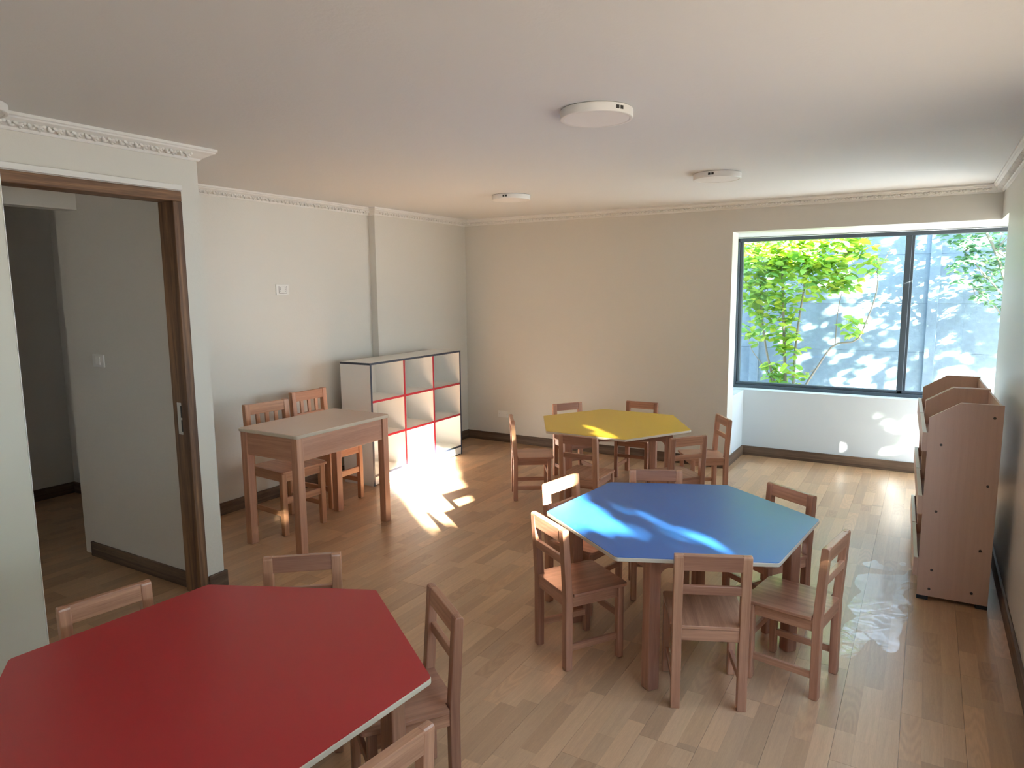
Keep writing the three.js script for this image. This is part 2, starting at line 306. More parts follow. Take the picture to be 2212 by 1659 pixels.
paneWindow('window_1', 'wide dark aluminium window of the bay looking onto the garden wall', -1.638, XB, SILL + 0.004, 2.098, ZF, false, [-0.165]);
paneWindow('window_2', 'aluminium side window of the bay round the corner', -6.917, -5.7, 0.01, 2.098, XB + 0.06, true, []);
paneWindow('window_3', 'aluminium window in the wall nearer the viewer', WIN_A[0], WIN_A[1], WSILL, LINTEL, XR + 0.08, true, [(WIN_A[0] + WIN_A[1]) / 2 - 0.45]);
paneWindow('window_4', 'aluminium window in the wall beside the viewer', WIN_B[0], WIN_B[1], WSILL, LINTEL, XR + 0.08, true, []);


paneWindow('window_5', 'unseen aluminium window added at the end of the corridor to brighten it', WIN_FILL[0], WIN_FILL[1], WSILL, LINTEL, ZNEAR + 0.05, false, []);  // added out of view, only to let daylight into the dark corridor

// ------------------------------------------------------------------ tables
const HEX = 0.622, TABLE_H = 0.585;
function hexTable(x, z, az, mat, name, label) {
  // local +x lies along a corner of the hexagon
  const t = thing('hexagonal_table', label, 'table', [x, 0, z], -R(az), 'hexagonal tables');
  const pts = rounded(Array.from({ length: 6 }, (_, k) => [HEX * Math.cos(k * Math.PI / 3), HEX * Math.sin(k * Math.PI / 3)]), 0.022);
  const core = extrude(pts, 0.011, 0.003); core.rotateX(Math.PI / 2); core.translate(0, TABLE_H - 0.0045, 0); obj('top_board', metric(core, 0), M.ply, t);
  const sk = extrude(pts.map(([a, b]) => [a * 0.996, b * 0.996]), 0.003); sk.rotateX(Math.PI / 2); sk.translate(0, TABLE_H + 0.0003, 0); obj('laminate_top', sk, mat, t);
  const a = 0.32, b = 0.372, s = 0.027, w = M.chair[2], top = TABLE_H - 0.0185;
  for (const [i, j] of [[1, 1], [1, -1], [-1, -1], [-1, 1]]) obj('leg', span(i * a - s, i * a + s, 0, top, j * b - s, j * b + s, 0.006), w, t);
  const rail = (L, hgt) => { // apron with curved brackets down to the legs
    const q = 0.045, y0 = -hgt, P = [[-L, 0], [L, 0], [L, y0 - q]];
    for (let k = 0; k <= 6; k++) { const f = k / 6 * Math.PI / 2; P.push([L - q + q * Math.cos(f) - 0.001 + 0, y0 - q + q * Math.sin(f)]); }
    for (let k = 6; k >= 0; k--) { const f = k / 6 * Math.PI / 2; P.push([-L + q - q * Math.cos(f), y0 - q + q * Math.sin(f)]); }
    const g = extrude(P, 0.02); g.translate(0, top, -0.01); return metric(g, 0, rnd(), rnd());
  };
  for (const j of [1, -1]) { const g = span(-(a - s), a - s, top - 0.066, top, j * b - 0.01, j * b + 0.01, 0.003); obj('apron', g, w, t); }
  for (const i of [1, -1]) { const g = rail(b - s, 0.06); g.rotateY(Math.PI / 2); g.translate(i * a, 0, 0); obj('apron', g, w, t); }
  return t;
}
hexTable(-0.9305, -3.073, 36, M.blue, 'blue', 'hexagonal table with a blue top and sun spots on it');
hexTable(-2.0737, -5.028, 60, M.yellow, 'yellow', 'hexagonal table with a yellow top near the end wall');
hexTable(-1.662, -1.14, 94.5, M.red, 'red', 'hexagonal table with a red top in the foreground');

// ------------------------------------------------------------------ small chairs (local +z is the way the sitter faces)
function smallChair(v) {
  const t = new THREE.Group(), w = M.chair[v % 3], w2 = M.chair[(v + 1) % 3], T = 0.635, S = 0.345;
  for (const s of [-1, 1]) {
    const p = (x, y, z) => [s * x, y, z];
    // rear post: upright below the seat, leaning back above it
    const prof = rounded([[-0.148, 0], [-0.116, 0], [-0.114, 0.33], [-0.136, T], [-0.166, T], [-0.148, 0.33]].map(([z, y]) => [z, y]), [0.004, 0.004, 0, 0.012, 0.012, 0], 3);
    const g = extrude(prof, 0.03, 0.003); g.rotateY(-Math.PI / 2); g.translate(s * 0.126 + 0.015, 0, 0); obj('post', metric(g, 1, rnd(), rnd()), w, t);
    obj('leg', bar(p(0.135, 0, 0.13), p(0.135, S - 0.014, 0.13), 0.032, 0.03, 0.006), w, t);
    obj('side_rail', span(s * 0.13 - 0.009, s * 0.13 + 0.009, S - 0.062, S - 0.013, -0.116, 0.117, 0.002), w2, t);
    obj('stretcher', span(s * 0.131 - 0.008, s * 0.131 + 0.008, 0.085, 0.115, -0.116, 0.117, 0.003), w2, t);
  }
  obj('top_rail', (() => { const g = extrude(rounded([[-0.112, 0], [0.112, 0], [0.112, 0.062], [-0.112, 0.062]], 0.003), 0.02, 0.003); g.rotateX(-R(4)); g.translate(0, 0.571, -0.158); return metric(g, 0, rnd(), rnd()); })(), w2, t);
  obj('back_rail', (() => { const g = span(-0.112, 0.112, 0.475, 0.51, -0.155, -0.137, 0.003); return g; })(), w2, t);
  obj('rear_rail', span(-0.112, 0.112, S - 0.062, S - 0.016, -0.142, -0.122, 0.002), w, t);
  obj('front_rail', span(-0.12, 0.12, S - 0.062, S - 0.013, 0.118, 0.136, 0.002), w2, t);
  obj('front_stretcher', span(-0.12, 0.12, 0.185, 0.213, 0.121, 0.137, 0.003), w, t);
  const seat = extrude(rounded([[-0.11, -0.145], [0.11, -0.145], [0.11, -0.112], [0.15, -0.112], [0.153, 0.165], [-0.153, 0.165], [-0.15, -0.112], [-0.11, -0.112]], [0.002, 0.002, 0, 0.006, 0.02, 0.02, 0.006, 0], 4).map(([x, z]) => [x, -z]), 0.009, 0.003);
  seat.rotateX(-Math.PI / 2); seat.translate(0, S - 0.012, 0); obj('seat', metric(seat, 2, rnd(), rnd()), w, t);
  return t;
}
const chairKinds = [0, 1, 2].map((v) => smallChair(v));
let chairNo = 0;
function placeChair(mx, mz, az, label) { // mx, mz: middle of the top rail
  const f = R(az), t = chairKinds[chairNo++ % 3].clone();
  t.name = numbered('small_chair'); t.position.set(mx + 0.148 * Math.cos(f), 0, mz + 0.148 * Math.sin(f)); t.rotation.y = Math.PI / 2 - f; scene.add(t);
  tag(t, label, 'chair', 'small wooden chairs round the hexagonal tables');
}
placeChair(-1.617, -3.218, 11, 'small chair at the blue table whose backrest glows in full sun');
placeChair(-1.239, -3.629, 65, 'small chair at the blue table, its top rail in front of the yellow table');
placeChair(-0.532, -3.601, 123, 'small chair at the far side of the blue table, nearest the bay window');
placeChair(-0.258, -2.955, -170, 'small chair at the blue table, nearest the bookcases');
placeChair(-0.639, -2.543, -114, 'small chair at the blue table with its back to the viewer');
placeChair(-1.36, -2.592, -57, 'small chair at the sunlit corner of the blue table, seat turned from viewer');
placeChair(-2.753, -4.617, -34, 'small chair at the yellow table seen side-on, nearest the cube shelf');
placeChair(-2.678, -5.442, 35, 'small chair behind the yellow table, its pale rail by the wall outlet');
placeChair(-2.123, -5.812, 88, 'small chair behind the yellow table with a reddish top rail at the middle');
placeChair(-1.315, -5.416, 146, 'small chair at the yellow table beside the edge of the window bay');
placeChair(-2.0, -4.234, -91, 'small chair before the yellow table, its back to the viewer, sun on a post');
placeChair(-1.338, -4.569, -142, 'small chair before the yellow table, nearest the bay, back to the viewer');
placeChair(-2.309, -1.204, 9, 'small chair at the red table in front of the dark doorway');
placeChair(-1.995, -1.773, 50, 'small chair at the far side of the red table, below the desk');
placeChair(-1.296, -1.728, 125, 'small chair at the pointed corner of the red table by open floor');
placeChair(-0.96, -1.05, -173, 'small chair at the near edge of the red table, cut off by the frame');

// ------------------------------------------------------------------ desk and its two chairs
{
  const d = thing('desk', 'wooden desk with deep aprons and a smooth tan top', 'desk', [-3.473, 0, -3.274], -0.007);
  const w = 0.542 / 2, l = 0.851 / 2, h = 0.769, a = w - 0.04, b = l - 0.04, s = 0.027;
  const top = extrude(rounded([[-w, -l], [w, -l], [w, l], [-w, l]], 0.03), 0.012, 0.005); top.rotateX(Math.PI / 2); top.translate(0, h - 0.005, 0); obj('top_board', metric(top, 2), M.ply, d);
  const sk = extrude(rounded([[-w + 0.004, -l + 0.004], [w - 0.004, -l + 0.004], [w - 0.004, l - 0.004], [-w + 0.004, l - 0.004]], 0.028), 0.0015); sk.rotateX(Math.PI / 2); sk.translate(0, h + 0.0006, 0); obj('laminate_top', sk, M.deskTop, d);
  for (const i of [-1, 1]) for (const j of [-1, 1]) obj('leg', span(i * a - s, i * a + s, 0, h - 0.02, j * b - s, j * b + s, 0.005), M.desk, d);
  for (const i of [-1, 1]) obj('apron', span(i * a - 0.009 + i * 0.008, i * a + 0.009 + i * 0.008, h - 0.17, h - 0.02, -b + s, b - s, 0.002), M.desk, d);
  for (const j of [-1, 1]) obj('apron', span(-a + s, a - s, h - 0.17, h - 0.02, j * b - 0.009 + j * 0.008, j * b + 0.009 + j * 0.008, 0.002), M.desk, d);
}
function slatChair(x, z, az, label) {
  const f = R(az), t = thing('slat_back_chair', label, 'chair', [x, 0, z], Math.PI / 2 - f, 'chairs behind the desk'), w = M.deskchair, S = 0.445, T = 0.86, hw = 0.158;
  for (const s of [-1, 1]) {
    const g = extrude(rounded([[-0.205, 0], [-0.165, 0], [-0.163, S], [-0.188, T], [-0.226, T], [-0.205, S]], [0.004, 0.004, 0, 0.004, 0.004, 0], 3), 0.034, 0.003); g.rotateY(-Math.PI / 2); g.translate(s * hw + 0.017, 0, 0); obj('post', metric(g, 1, rnd(), rnd()), w, t);
    obj('leg', bar([s * hw, 0, 0.165], [s * hw, S - 0.016, 0.165], 0.038, 0.036, 0.005), w, t);
    obj('side_rail', span(s * hw - 0.01, s * hw + 0.01, S - 0.075, S - 0.015, -0.165, 0.15, 0.002), w, t);
    obj('stretcher', span(s * hw - 0.009, s * hw + 0.009, 0.13, 0.165, -0.165, 0.15, 0.003), w, t);
  }
  const lean = (y) => -0.184 - (y - S) * 0.053;
  obj('top_rail', span(-hw + 0.015, hw - 0.015, T - 0.075, T - 0.003, lean(T) - 0.012, lean(T) + 0.016, 0.004), w, t);
  obj('lower_rail', span(-hw + 0.015, hw - 0.015, 0.645, 0.69, lean(0.67) - 0.012, lean(0.67) + 0.012, 0.003), w, t);
  for (const k of [-1, 0, 1]) obj('slat', bar([k * 0.074, 0.685, lean(0.685)], [k * 0.074, T - 0.07, lean(T - 0.07)], 0.03, 0.014, 0.003), w, t);
  obj('front_rail', span(-hw + 0.015, hw - 0.015, S - 0.075, S - 0.015, 0.156, 0.176, 0.002), w, t);
  obj('rear_rail', span(-hw + 0.015, hw - 0.015, S - 0.075, S - 0.015, -0.196, -0.174, 0.002), w, t);
  obj('front_stretcher', span(-hw + 0.015, hw - 0.015, 0.215, 0.26, 0.157, 0.175, 0.003), w, t);
  const seat = extrude(rounded([[-0.185, -0.16], [0.185, -0.16], [0.192, 0.205], [-0.192, 0.205]], [0.004, 0.004, 0.03, 0.03]).map(([a, b]) => [a, -b]), 0.01, 0.003); seat.rotateX(-Math.PI / 2); seat.translate(0, S - 0.013, 0); obj('seat', metric(seat, 2, rnd(), rnd()), w, t);
}
slatChair(-3.775, -3.262, 5, 'slat-back wooden chair behind the desk, nearest the doorway');
slatChair(-3.95, -3.835, 0, 'slat-back wooden chair behind the desk, next to the cube shelf');

// ------------------------------------------------------------------ white cube shelf (local: x along the front, z out of the front)
{
  const g = thing('cube_shelf', 'white shelf of nine cubes with dark outer and red inner edging', 'shelf', [-3.916, 0, -4.939], Math.PI / 2 + 0.019);
  const L = 1.326 / 2, Hh = 1.04, D = 0.325, p = 0.018, kick = 0.075, w = M.white;
  // front plane at z = 0, depth towards -z
  obj('side_panel', span(-L, -L + p, 0, Hh - p, -D, 0), w, g); obj('side_panel', span(L - p, L, 0, Hh - p, -D, 0), w, g);
  obj('top_panel', span(-L, L, Hh - p, Hh, -D, 0), w, g); obj('back_panel', span(-L + p, L - p, kick, Hh - p, -D, -D + 0.006), w, g);
  obj('bottom_panel', span(-L + p, L - p, kick, kick + p, -D + 0.006, -0.001), w, g); obj('plinth', span(-L + p, L - p, 0.006, kick, -0.028, -0.006), w, g);
  const iw = 2 * L - 2 * p, ih = Hh - p - kick - p, y0 = kick + p;
  for (const k of [1, 2]) { const x = -L + p + iw * k / 3; const o = obj('divider', span(x - p / 2, x + p / 2, y0, Hh - p, -D + 0.006, -0.004), w, g); obj('edge_band', span(x - p / 2, x + p / 2, y0, Hh - p, -0.004, 0), M.bandRed, o); }
  for (const k of [1, 2]) for (let c = 0; c < 3; c++) { const x0 = -L + p + iw * c / 3 + (c ? p / 2 : 0), x1 = -L + p + iw * (c + 1) / 3 - (c < 2 ? p / 2 : 0), y = y0 + ih * k / 3; const o = obj('shelf_board', span(x0, x1, y - p / 2, y + p / 2, -D + 0.006, -0.004), w, g); obj('edge_band', span(x0, x1, y - p / 2, y + p / 2, -0.004, 0), M.bandRed, o); }
  for (const s of [-1, 1]) obj('edge_band', span(s * (L - p), s * L, 0, Hh - p, 0, 0.003), M.slate, g);
  obj('edge_band', span(-L - 0.002, L + 0.002, Hh - p, Hh - 0.001, 0, 0.003), M.slate, g); obj('edge_band', span(-L - 0.003, -L, Hh - p, Hh - 0.001, -D, 0.003), M.slate, g);
  obj('edge_band', span(-L + p, L - p, kick, kick + p, -0.001, 0.003), M.slate, g);
  for (const [y, z] of [[0.60, -0.07], [0.60, -0.26], [0.30, -0.07], [0.30, -0.26], [0.085, -0.07], [0.085, -0.26], [0.03, -0.02]]) { const c = new THREE.CylinderGeometry(0.006, 0.006, 0.002, 12); c.rotateZ(Math.PI / 2); c.translate(-L - 0.001, y, z); obj('screw_cap', c, M.plastic, g); }
  obj('floor_strip', span(L - 0.2, L - 0.03, 0, 0.006, -0.05, -0.004), M.black, g);
}

// ------------------------------------------------------------------ bookcases (local: x = depth from the front edge to the wall, z along the front, near end at 0)
function bookcase(x, z, label) {
  const g = thing('bookcase', label, 'bookcase', [x, 0, z], R(1.6), 'display bookcases by the wall'), D = 0.312, Hh = 1.05, L = 0.618, p = 0.016, w = M.beech;
  const side = (zz) => { const s = extrude([[0, 0.02], [D, 0.02], [D, Hh], [0.131, Hh], [0, 0.965]], p - 0.002, 0.001); s.translate(0, 0, zz); return metric(s, 1, rnd(), rnd()); };
  obj('side_panel', side(-p + 0.001), w, g); obj('side_panel', side(-L + 0.001), w, g);
  obj('back_panel', span(D - 0.012, D - 0.002, 0.03, Hh - 0.01, -L + p, -p), w, g);
  [[0.223, 0.05], [0.557, 0.05], [0.89, 0.05]].forEach(([y, dep]) => {
    const sl = extrude([[0.004, y - 0.075], [0.0, y - 0.062], [D - 0.03, y + 0.02], [D - 0.03, y + 0.006]], L - 2 * p); sl.translate(0, 0, -L + p); obj('pocket_shelf', metric(sl, 2), w, g);
    const lip = obj('pocket_lip', span(-0.024, -0.006, y - 0.1, y - 0.003, -L, 0, 0.001), w, g); obj('lip_edge', span(-0.024, -0.006, y - 0.003, y, -L, 0), M.beechEdge, lip);
    obj('lip_bracket', [span(-0.007, 0.003, y - 0.1, y - 0.004, -p, -0.001), span(-0.007, 0.003, y - 0.1, y - 0.004, -L + 0.001, -L + p)], w, g);
  });
  obj('bottom_panel', span(0.004, D - 0.012, 0.03, 0.046, -L + p, -p), w, g);
  for (const zz of [-p / 2, -L + p / 2]) for (const xx of [0.025, D - 0.028]) obj('foot', span(xx - 0.025, xx + 0.028, 0, 0.02, zz - 0.012, zz + 0.012, 0.003), M.black, g);
  for (const [xx, y] of [[0.06, 0.83], [0.275, 0.985], [0.06, 0.48], [0.27, 0.64], [0.06, 0.165], [0.262, 0.305], [0.055, 0.06], [0.24, 0.075]]) { const c = new THREE.CylinderGeometry(0.0065, 0.0065, 0.002, 14); c.rotateX(Math.PI / 2); c.translate(xx, y, 0.001); obj('screw_cap', c, M.cap, g); }
}
bookcase(0.04, -4.08, 'beech display bookcase nearest the viewer, its whole side panel showing');
bookcase(0.022, -4.714, 'beech display bookcase at the bay end, behind the other one');

// ------------------------------------------------------------------ ceiling lights, sockets, switch
function ceilingLight(x, z, vent, label) {
  const g = thing('ceiling_light', label, 'ceiling light', [x, HT, z], R(vent), 'round surface ceiling lights');
  const prof = [[0.0, -0.001], [0.146, -0.001], [0.15, -0.004], [0.15, -0.034], [0.147, -0.038], [0.136, -0.038], [0.134, -0.035]].map(([a, b]) => new THREE.Vector2(a, b));
  obj('housing', new THREE.LatheGeometry(prof, 64), M.plastic, g);
  const df = new THREE.CylinderGeometry(0.134, 0.134, 0.003, 64); df.translate(0, -0.0352, 0); obj('diffuser', df, M.diffuser, g);
  for (const a of [-0.1, -0.075, -0.05, 0.04, 0.065, 0.09]) { const s = span(-0.0035, 0.0035, -0.026, -0.012, 0.1485, 0.1512); s.rotateY(a); obj('vent_slot', s, M.hole, g); }
}
ceilingLight(-1.225, -2.755, 62, 'round white ceiling light, the largest and nearest of those in view');
ceilingLight(-1.225, -4.672, 0, 'round white ceiling light toward the window bay');
ceilingLight(-2.866, -4.822, 12, 'round white ceiling light toward the cube shelf');
ceilingLight(-3.192, -1.3, 90, 'round white ceiling light at the edge of the frame above the doorway');
function wallPlate(name, label, category, pos, turn, w, h, build) { const g = thing(name, label, category, pos, turn); obj('plate', span(-w / 2, w / 2, -h / 2, h / 2, 0, 0.009, 0.003), M.plastic, g); build(g); }
wallPlate('wall_socket', 'white wall socket high on the wall above the desk', 'socket', [XL0, 1.643, -3.83], Math.PI / 2, 0.125, 0.084, (g) => {
  const f = obj('module', span(-0.036, 0.036, -0.025, 0.025, 0.008, 0.012, 0.002), M.plastic, g); obj('groove', [span(-0.039, -0.036, -0.027, 0.027, 0.008, 0.0095), span(0.036, 0.039, -0.027, 0.027, 0.008, 0.0095), span(-0.039, 0.039, -0.029, -0.026, 0.008, 0.0095)], M.hole, g);
  for (const x of [-0.022, 0.022]) for (const y of [-0.013, 0, 0.013]) { const c = new THREE.CylinderGeometry(0.0032, 0.0032, 0.002, 10); c.rotateX(Math.PI / 2); c.translate(x, y, 0.0118); obj('pin_hole', c, M.hole, f); }
});
wallPlate('blank_plate', 'white blank wall plate low on the end wall above the skirting', 'wall plate', [-3.856, 0.301, ZB], 0, 0.118, 0.07, (g) => { for (const x of [-0.045, 0.045]) { const c = new THREE.CylinderGeometry(0.003, 0.003, 0.002, 10); c.rotateX(Math.PI / 2); c.translate(x, 0, 0.009); obj('screw', c, M.steel, g); } });
wallPlate('light_switch', 'white light switch on the corridor wall seen through the doorway', 'switch', [-4.152, 1.238, -2.252], 0, 0.115, 0.075, (g) => { obj('rocker', span(-0.022, 0.022, -0.024, 0.024, 0.008, 0.013, 0.003), M.white, g); });

// ------------------------------------------------------------------ clear protective film left lying on the boards by the bookcases
{
  const n = noise2(97), nx = 60, nz = 150, g = new THREE.PlaneGeometry(0.3, 1.4, nx, nz); g.rotateX(-Math.PI / 2);
  const p = g.attributes.position;
  for (let i = 0; i < p.count; i++) {
    const x = p.getX(i), z = p.getZ(i);
    const rid = (f, a, s) => { const c = Math.cos(a), q = Math.sin(a), v = n((x * c + z * q) * f + s, (z * c - x * q) * f * 0.35 + s, 256, 256); return Math.pow(Math.max(0, 1 - Math.abs(v - 0.5) * 7), 2); };
    const patch = Math.max(0, n(x * 6 + 3, z * 4 + 9, 256, 256) - 0.32) * 1.8;
    p.setY(i, 0.0012 + patch * (0.0034 * rid(16, 0.7, 2) + 0.0028 * rid(22, -0.5, 8) + 0.0022 * rid(30, 1.4, 5)) + 0.0006 * n(x * 30, z * 30, 256, 256));
    p.setX(i, x + 0.02 * (n(z * 3, 1, 256, 256) - 0.5));
  }
  const id = g.index.array, keep = [];   // torn, uneven outline
  for (let k = 0; k < id.length; k += 3) { const x = p.getX(id[k]), z = p.getZ(id[k]), e = Math.max(Math.abs(x) / 0.14, Math.abs(z) / 0.65); if (e + 0.55 * (n(x * 14 + 40, z * 9 + 40, 256, 256) - 0.5) < 0.84) keep.push(id[k], id[k + 1], id[k + 2]); }
  g.setIndex(keep);
  g.computeVertexNormals();
  const m = new THREE.MeshPhysicalMaterial({ color: lin(0.99, 0.99, 0.99), roughness: 0.13, transmission: 1, thickness: 0, ior: 1.45, specularIntensity: 0.8 });
  const o = obj('plastic_film', g, m); o.position.set(-0.12, 0, -3.9); o.rotation.y = R(-1); tag(o, 'crinkled clear plastic film lying on the floor before the bookcases', 'plastic film');
}

// ------------------------------------------------------------------ garden
const ZW = -8.8;
{
  const soil = std(lin(0.13, 0.10, 0.07), 0.95), bouncePaving = std(lin(0.45, 0.43, 0.40), 0.9);
  struct('ground', [span(XB + 0.1, 14, -0.4, -0.14, -7.22, 14), span(-9, XB + 0.1, -0.4, -0.2, ZNEAR + 0.12, 14)], soil, 'bare garden soil outside the windows', 'ground');
  struct('path', [span(-9, 14, -0.4, -0.14, -20, -7.22)], bouncePaving, 'unseen pale path added between the house and the garden wall to bounce sun indoors', 'path');  // unseen ground made pale so sunlight bounces up to the ceiling by the bay
}
{ // precast concrete garden wall: posts and stacked panels, painted pale
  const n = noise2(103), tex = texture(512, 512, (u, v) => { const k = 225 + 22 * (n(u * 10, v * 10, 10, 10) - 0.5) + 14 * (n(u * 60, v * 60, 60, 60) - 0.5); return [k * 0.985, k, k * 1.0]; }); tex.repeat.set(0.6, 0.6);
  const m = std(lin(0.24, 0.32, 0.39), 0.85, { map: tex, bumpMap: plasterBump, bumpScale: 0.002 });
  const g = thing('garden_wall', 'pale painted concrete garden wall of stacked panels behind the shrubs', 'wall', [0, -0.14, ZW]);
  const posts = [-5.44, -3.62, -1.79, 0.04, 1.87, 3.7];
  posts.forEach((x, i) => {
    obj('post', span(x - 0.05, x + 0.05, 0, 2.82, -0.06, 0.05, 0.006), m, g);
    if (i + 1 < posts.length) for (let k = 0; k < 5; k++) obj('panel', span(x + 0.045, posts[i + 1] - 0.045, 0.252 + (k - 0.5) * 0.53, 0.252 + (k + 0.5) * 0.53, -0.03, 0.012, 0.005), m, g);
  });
}
// leaves: a folded, pointed blade; the larger ones in view are single meshes, the rest one instanced mass
function leafGeometry(l, w) {
  const s = [[0, 0, 0], [l * 0.25, w * 0.42, 0.06 * l], [l * 0.55, w * 0.5, 0.07 * l], [l * 0.82, w * 0.28, 0.02 * l], [l, 0, -0.06 * l], [l * 0.82, -w * 0.28, 0.02 * l], [l * 0.55, -w * 0.5, 0.07 * l], [l * 0.25, -w * 0.42, 0.06 * l], [l * 0.5, 0, 0]];
  const g = new THREE.BufferGeometry(); g.setAttribute('position', new THREE.Float32BufferAttribute(s.flatMap(([a, b, c]) => [a, c, b]), 3));
  g.setIndex([0, 1, 8, 1, 2, 8, 2, 3, 8, 3, 4, 8, 4, 5, 8, 5, 6, 8, 6, 7, 8, 7, 0, 8]); g.setAttribute('uv', new THREE.Float32BufferAttribute(s.flatMap(([a, b]) => [a, b]), 2)); g.computeVertexNormals(); return g;
}
const leafMat = (c) => new THREE.MeshPhysicalMaterial({ color: c, roughness: 0.8, transmission: 0.42, thickness: 0, specularIntensity: 0.3, side: THREE.DoubleSide });
const bark = std(lin(0.28, 0.24, 0.19), 0.9);
function tube(pts, r0, r1) {
  const c = new THREE.CatmullRomCurve3(pts.map((p) => new THREE.Vector3(...p))), n = Math.max(4, pts.length * 4), g = new THREE.TubeGeometry(c, n, 1, 6), P = c.getSpacedPoints(n), pos = g.attributes.position;
  for (let i = 0; i <= n; i++) for (let j = 0; j <= 6; j++) { const k = i * 7 + j, q = new THREE.Vector3().fromBufferAttribute(pos, k), o = P[i], r = r0 + (r1 - r0) * i / n; pos.setXYZ(k, o.x + (q.x - o.x) * r, o.y + (q.y - o.y) * r, o.z + (q.z - o.z) * r); }
  g.computeVertexNormals(); return g;
}
function placeLeaf(m, p, s) { const q = new THREE.Quaternion().setFromEuler(new THREE.Euler(rr(-0.9, 0.7), rr(0, 6.283), rr(-0.7, 0.4), 'YXZ')); m.compose(p, q, new THREE.Vector3(s, s, s)); return m; }
// a shrub in view: stems, twigs with leaves in tufts
function shrub(label, base, stems, tufts, mats, leaf, nNear, nRest, nTwig) {
  const g = thing('garden_shrub', label, 'shrub', base);
  const tips = [];
  for (const s of stems) { obj('stem', tube(s.pts, s.r, s.r * 0.35), bark, g); for (let k = 1; k < s.pts.length; k++) tips.push(s.pts[k]); }
  const spots = [];
  for (const [x, y, z, r, w] of tufts) for (let k = 0; k < w; k++) { const a = rr(0, 6.283), b = Math.acos(rr(-1, 1)), q = r * Math.cbrt(rnd()); spots.push([x + q * Math.sin(b) * Math.cos(a), y + q * Math.cos(b) * 0.9, z + 0.7 * q * Math.sin(b) * Math.sin(a)]); }
  for (let k = 0; k < nTwig; k++) { const p = spots[Math.floor(rnd() * spots.length)]; let best = tips[0], d = 9; for (const t of tips) { const e = Math.hypot(t[0] - p[0], t[1] - p[1], t[2] - p[2]); if (e < d) { d = e; best = t; } } obj('twig', tube([best, [(best[0] + p[0]) / 2, (best[1] + p[1]) / 2 - 0.02, (best[2] + p[2]) / 2], p], 0.006, 0.002), bark, g); }
  const M4 = new THREE.Matrix4(), near = leafGeometry(leaf, leaf * 0.55);
  for (let k = 0; k < nNear; k++) { const p = spots[Math.floor(rnd() * spots.length)], o = shade(new THREE.Mesh(near, mats[Math.floor(rnd() * mats.length)])); o.name = 'leaf'; placeLeaf(M4, new THREE.Vector3(p[0], p[1], p[2] + 0.05), rr(0.75, 1.15)); o.applyMatrix4(M4); g.add(o); }
  mats.forEach((m, i) => { const n = Math.floor(nRest / mats.length), o = shade(new THREE.InstancedMesh(near, m, n)); for (let k = 0; k < n; k++) { const p = spots[Math.floor(rnd() * spots.length)]; o.setMatrixAt(k, placeLeaf(M4, new THREE.Vector3(...p), rr(0.6, 1.05))); } o.name = 'foliage'; o.userData.kind = 'stuff'; g.add(o); });
}
shrub('bright yellow-green leafy shrub seen through the larger window pane', [-1.27, -0.14, -7.95],
  [{ r: 0.022, pts: [[0, 0, 0], [0.0, 0.5, 0.01], [-0.03, 1.0, 0.0], [-0.06, 1.5, 0.03], [-0.1, 2.1, 0], [-0.1, 2.6, 0]] }, { r: 0.018, pts: [[0.04, 0, 0], [0.07, 0.6, 0.03], [0.08, 1.2, 0], [0.14, 1.8, 0.02], [0.2, 2.4, 0]] },
    { r: 0.018, pts: [[-0.05, 0, 0.02], [-0.1, 0.6, 0], [-0.22, 1.1, 0.03], [-0.3, 1.6, 0], [-0.34, 2.3, 0]] }, { r: 0.016, pts: [[0.08, 0.1, 0.03], [0.16, 0.62, 0.05], [0.3, 0.92, 0.02], [0.46, 1.17, 0], [0.66, 1.22, 0.02], [0.74, 1.42, 0], [0.82, 1.75, 0.02], [0.8, 2.05, 0]] },
    { r: 0.009, pts: [[-0.06, 0.55, 0], [-0.2, 0.85, 0], [-0.38, 1.1, 0.02], [-0.44, 1.3, 0]] }, { r: 0.006, pts: [[0.46, 1.17, 0], [0.47, 1.5, 0.01], [0.52, 1.85, 0], [0.55, 2.1, 0]] }, { r: 0.006, pts: [[0.8, 1.9, 0.01], [0.9, 2.1, 0], [0.98, 2.35, 0.02]] }],
  [[-0.1, 2.2, 0, 0.45, 12], [0.25, 2.25, 0, 0.42, 12], [-0.38, 2.15, 0, 0.34, 8], [0.05, 1.85, 0, 0.38, 8], [-0.4, 1.75, 0, 0.22, 3], [0.5, 2.3, 0, 0.3, 5], [-0.25, 1.65, 0, 0.25, 3], [0.35, 1.9, 0, 0.26, 4], [-0.12, 1.4, 0, 0.22, 2], [-0.3, 1.3, 0, 0.18, 2], [0.02, 1.15, 0, 0.16, 2], [0.05, 0.8, 0, 0.2, 2], [-0.18, 0.85, 0, 0.13, 1], [0.52, 1.85, 0, 0.16, 2], [0.62, 1.35, 0, 0.13, 1], [0.8, 2.0, 0, 0.13, 1], [0.15, 0.62, 0.02, 0.16, 1], [0.1, 2.6, 0, 0.5, 4], [-0.2, 0.65, 0, 0.08, 1]].map((t) => { t[4] *= 26; return t; }),
  [lin(0.42, 0.62, 0.08), lin(0.34, 0.56, 0.1), lin(0.56, 0.66, 0.07), lin(0.24, 0.48, 0.12)].map(leafMat), 0.118, 295, 2900, 46);
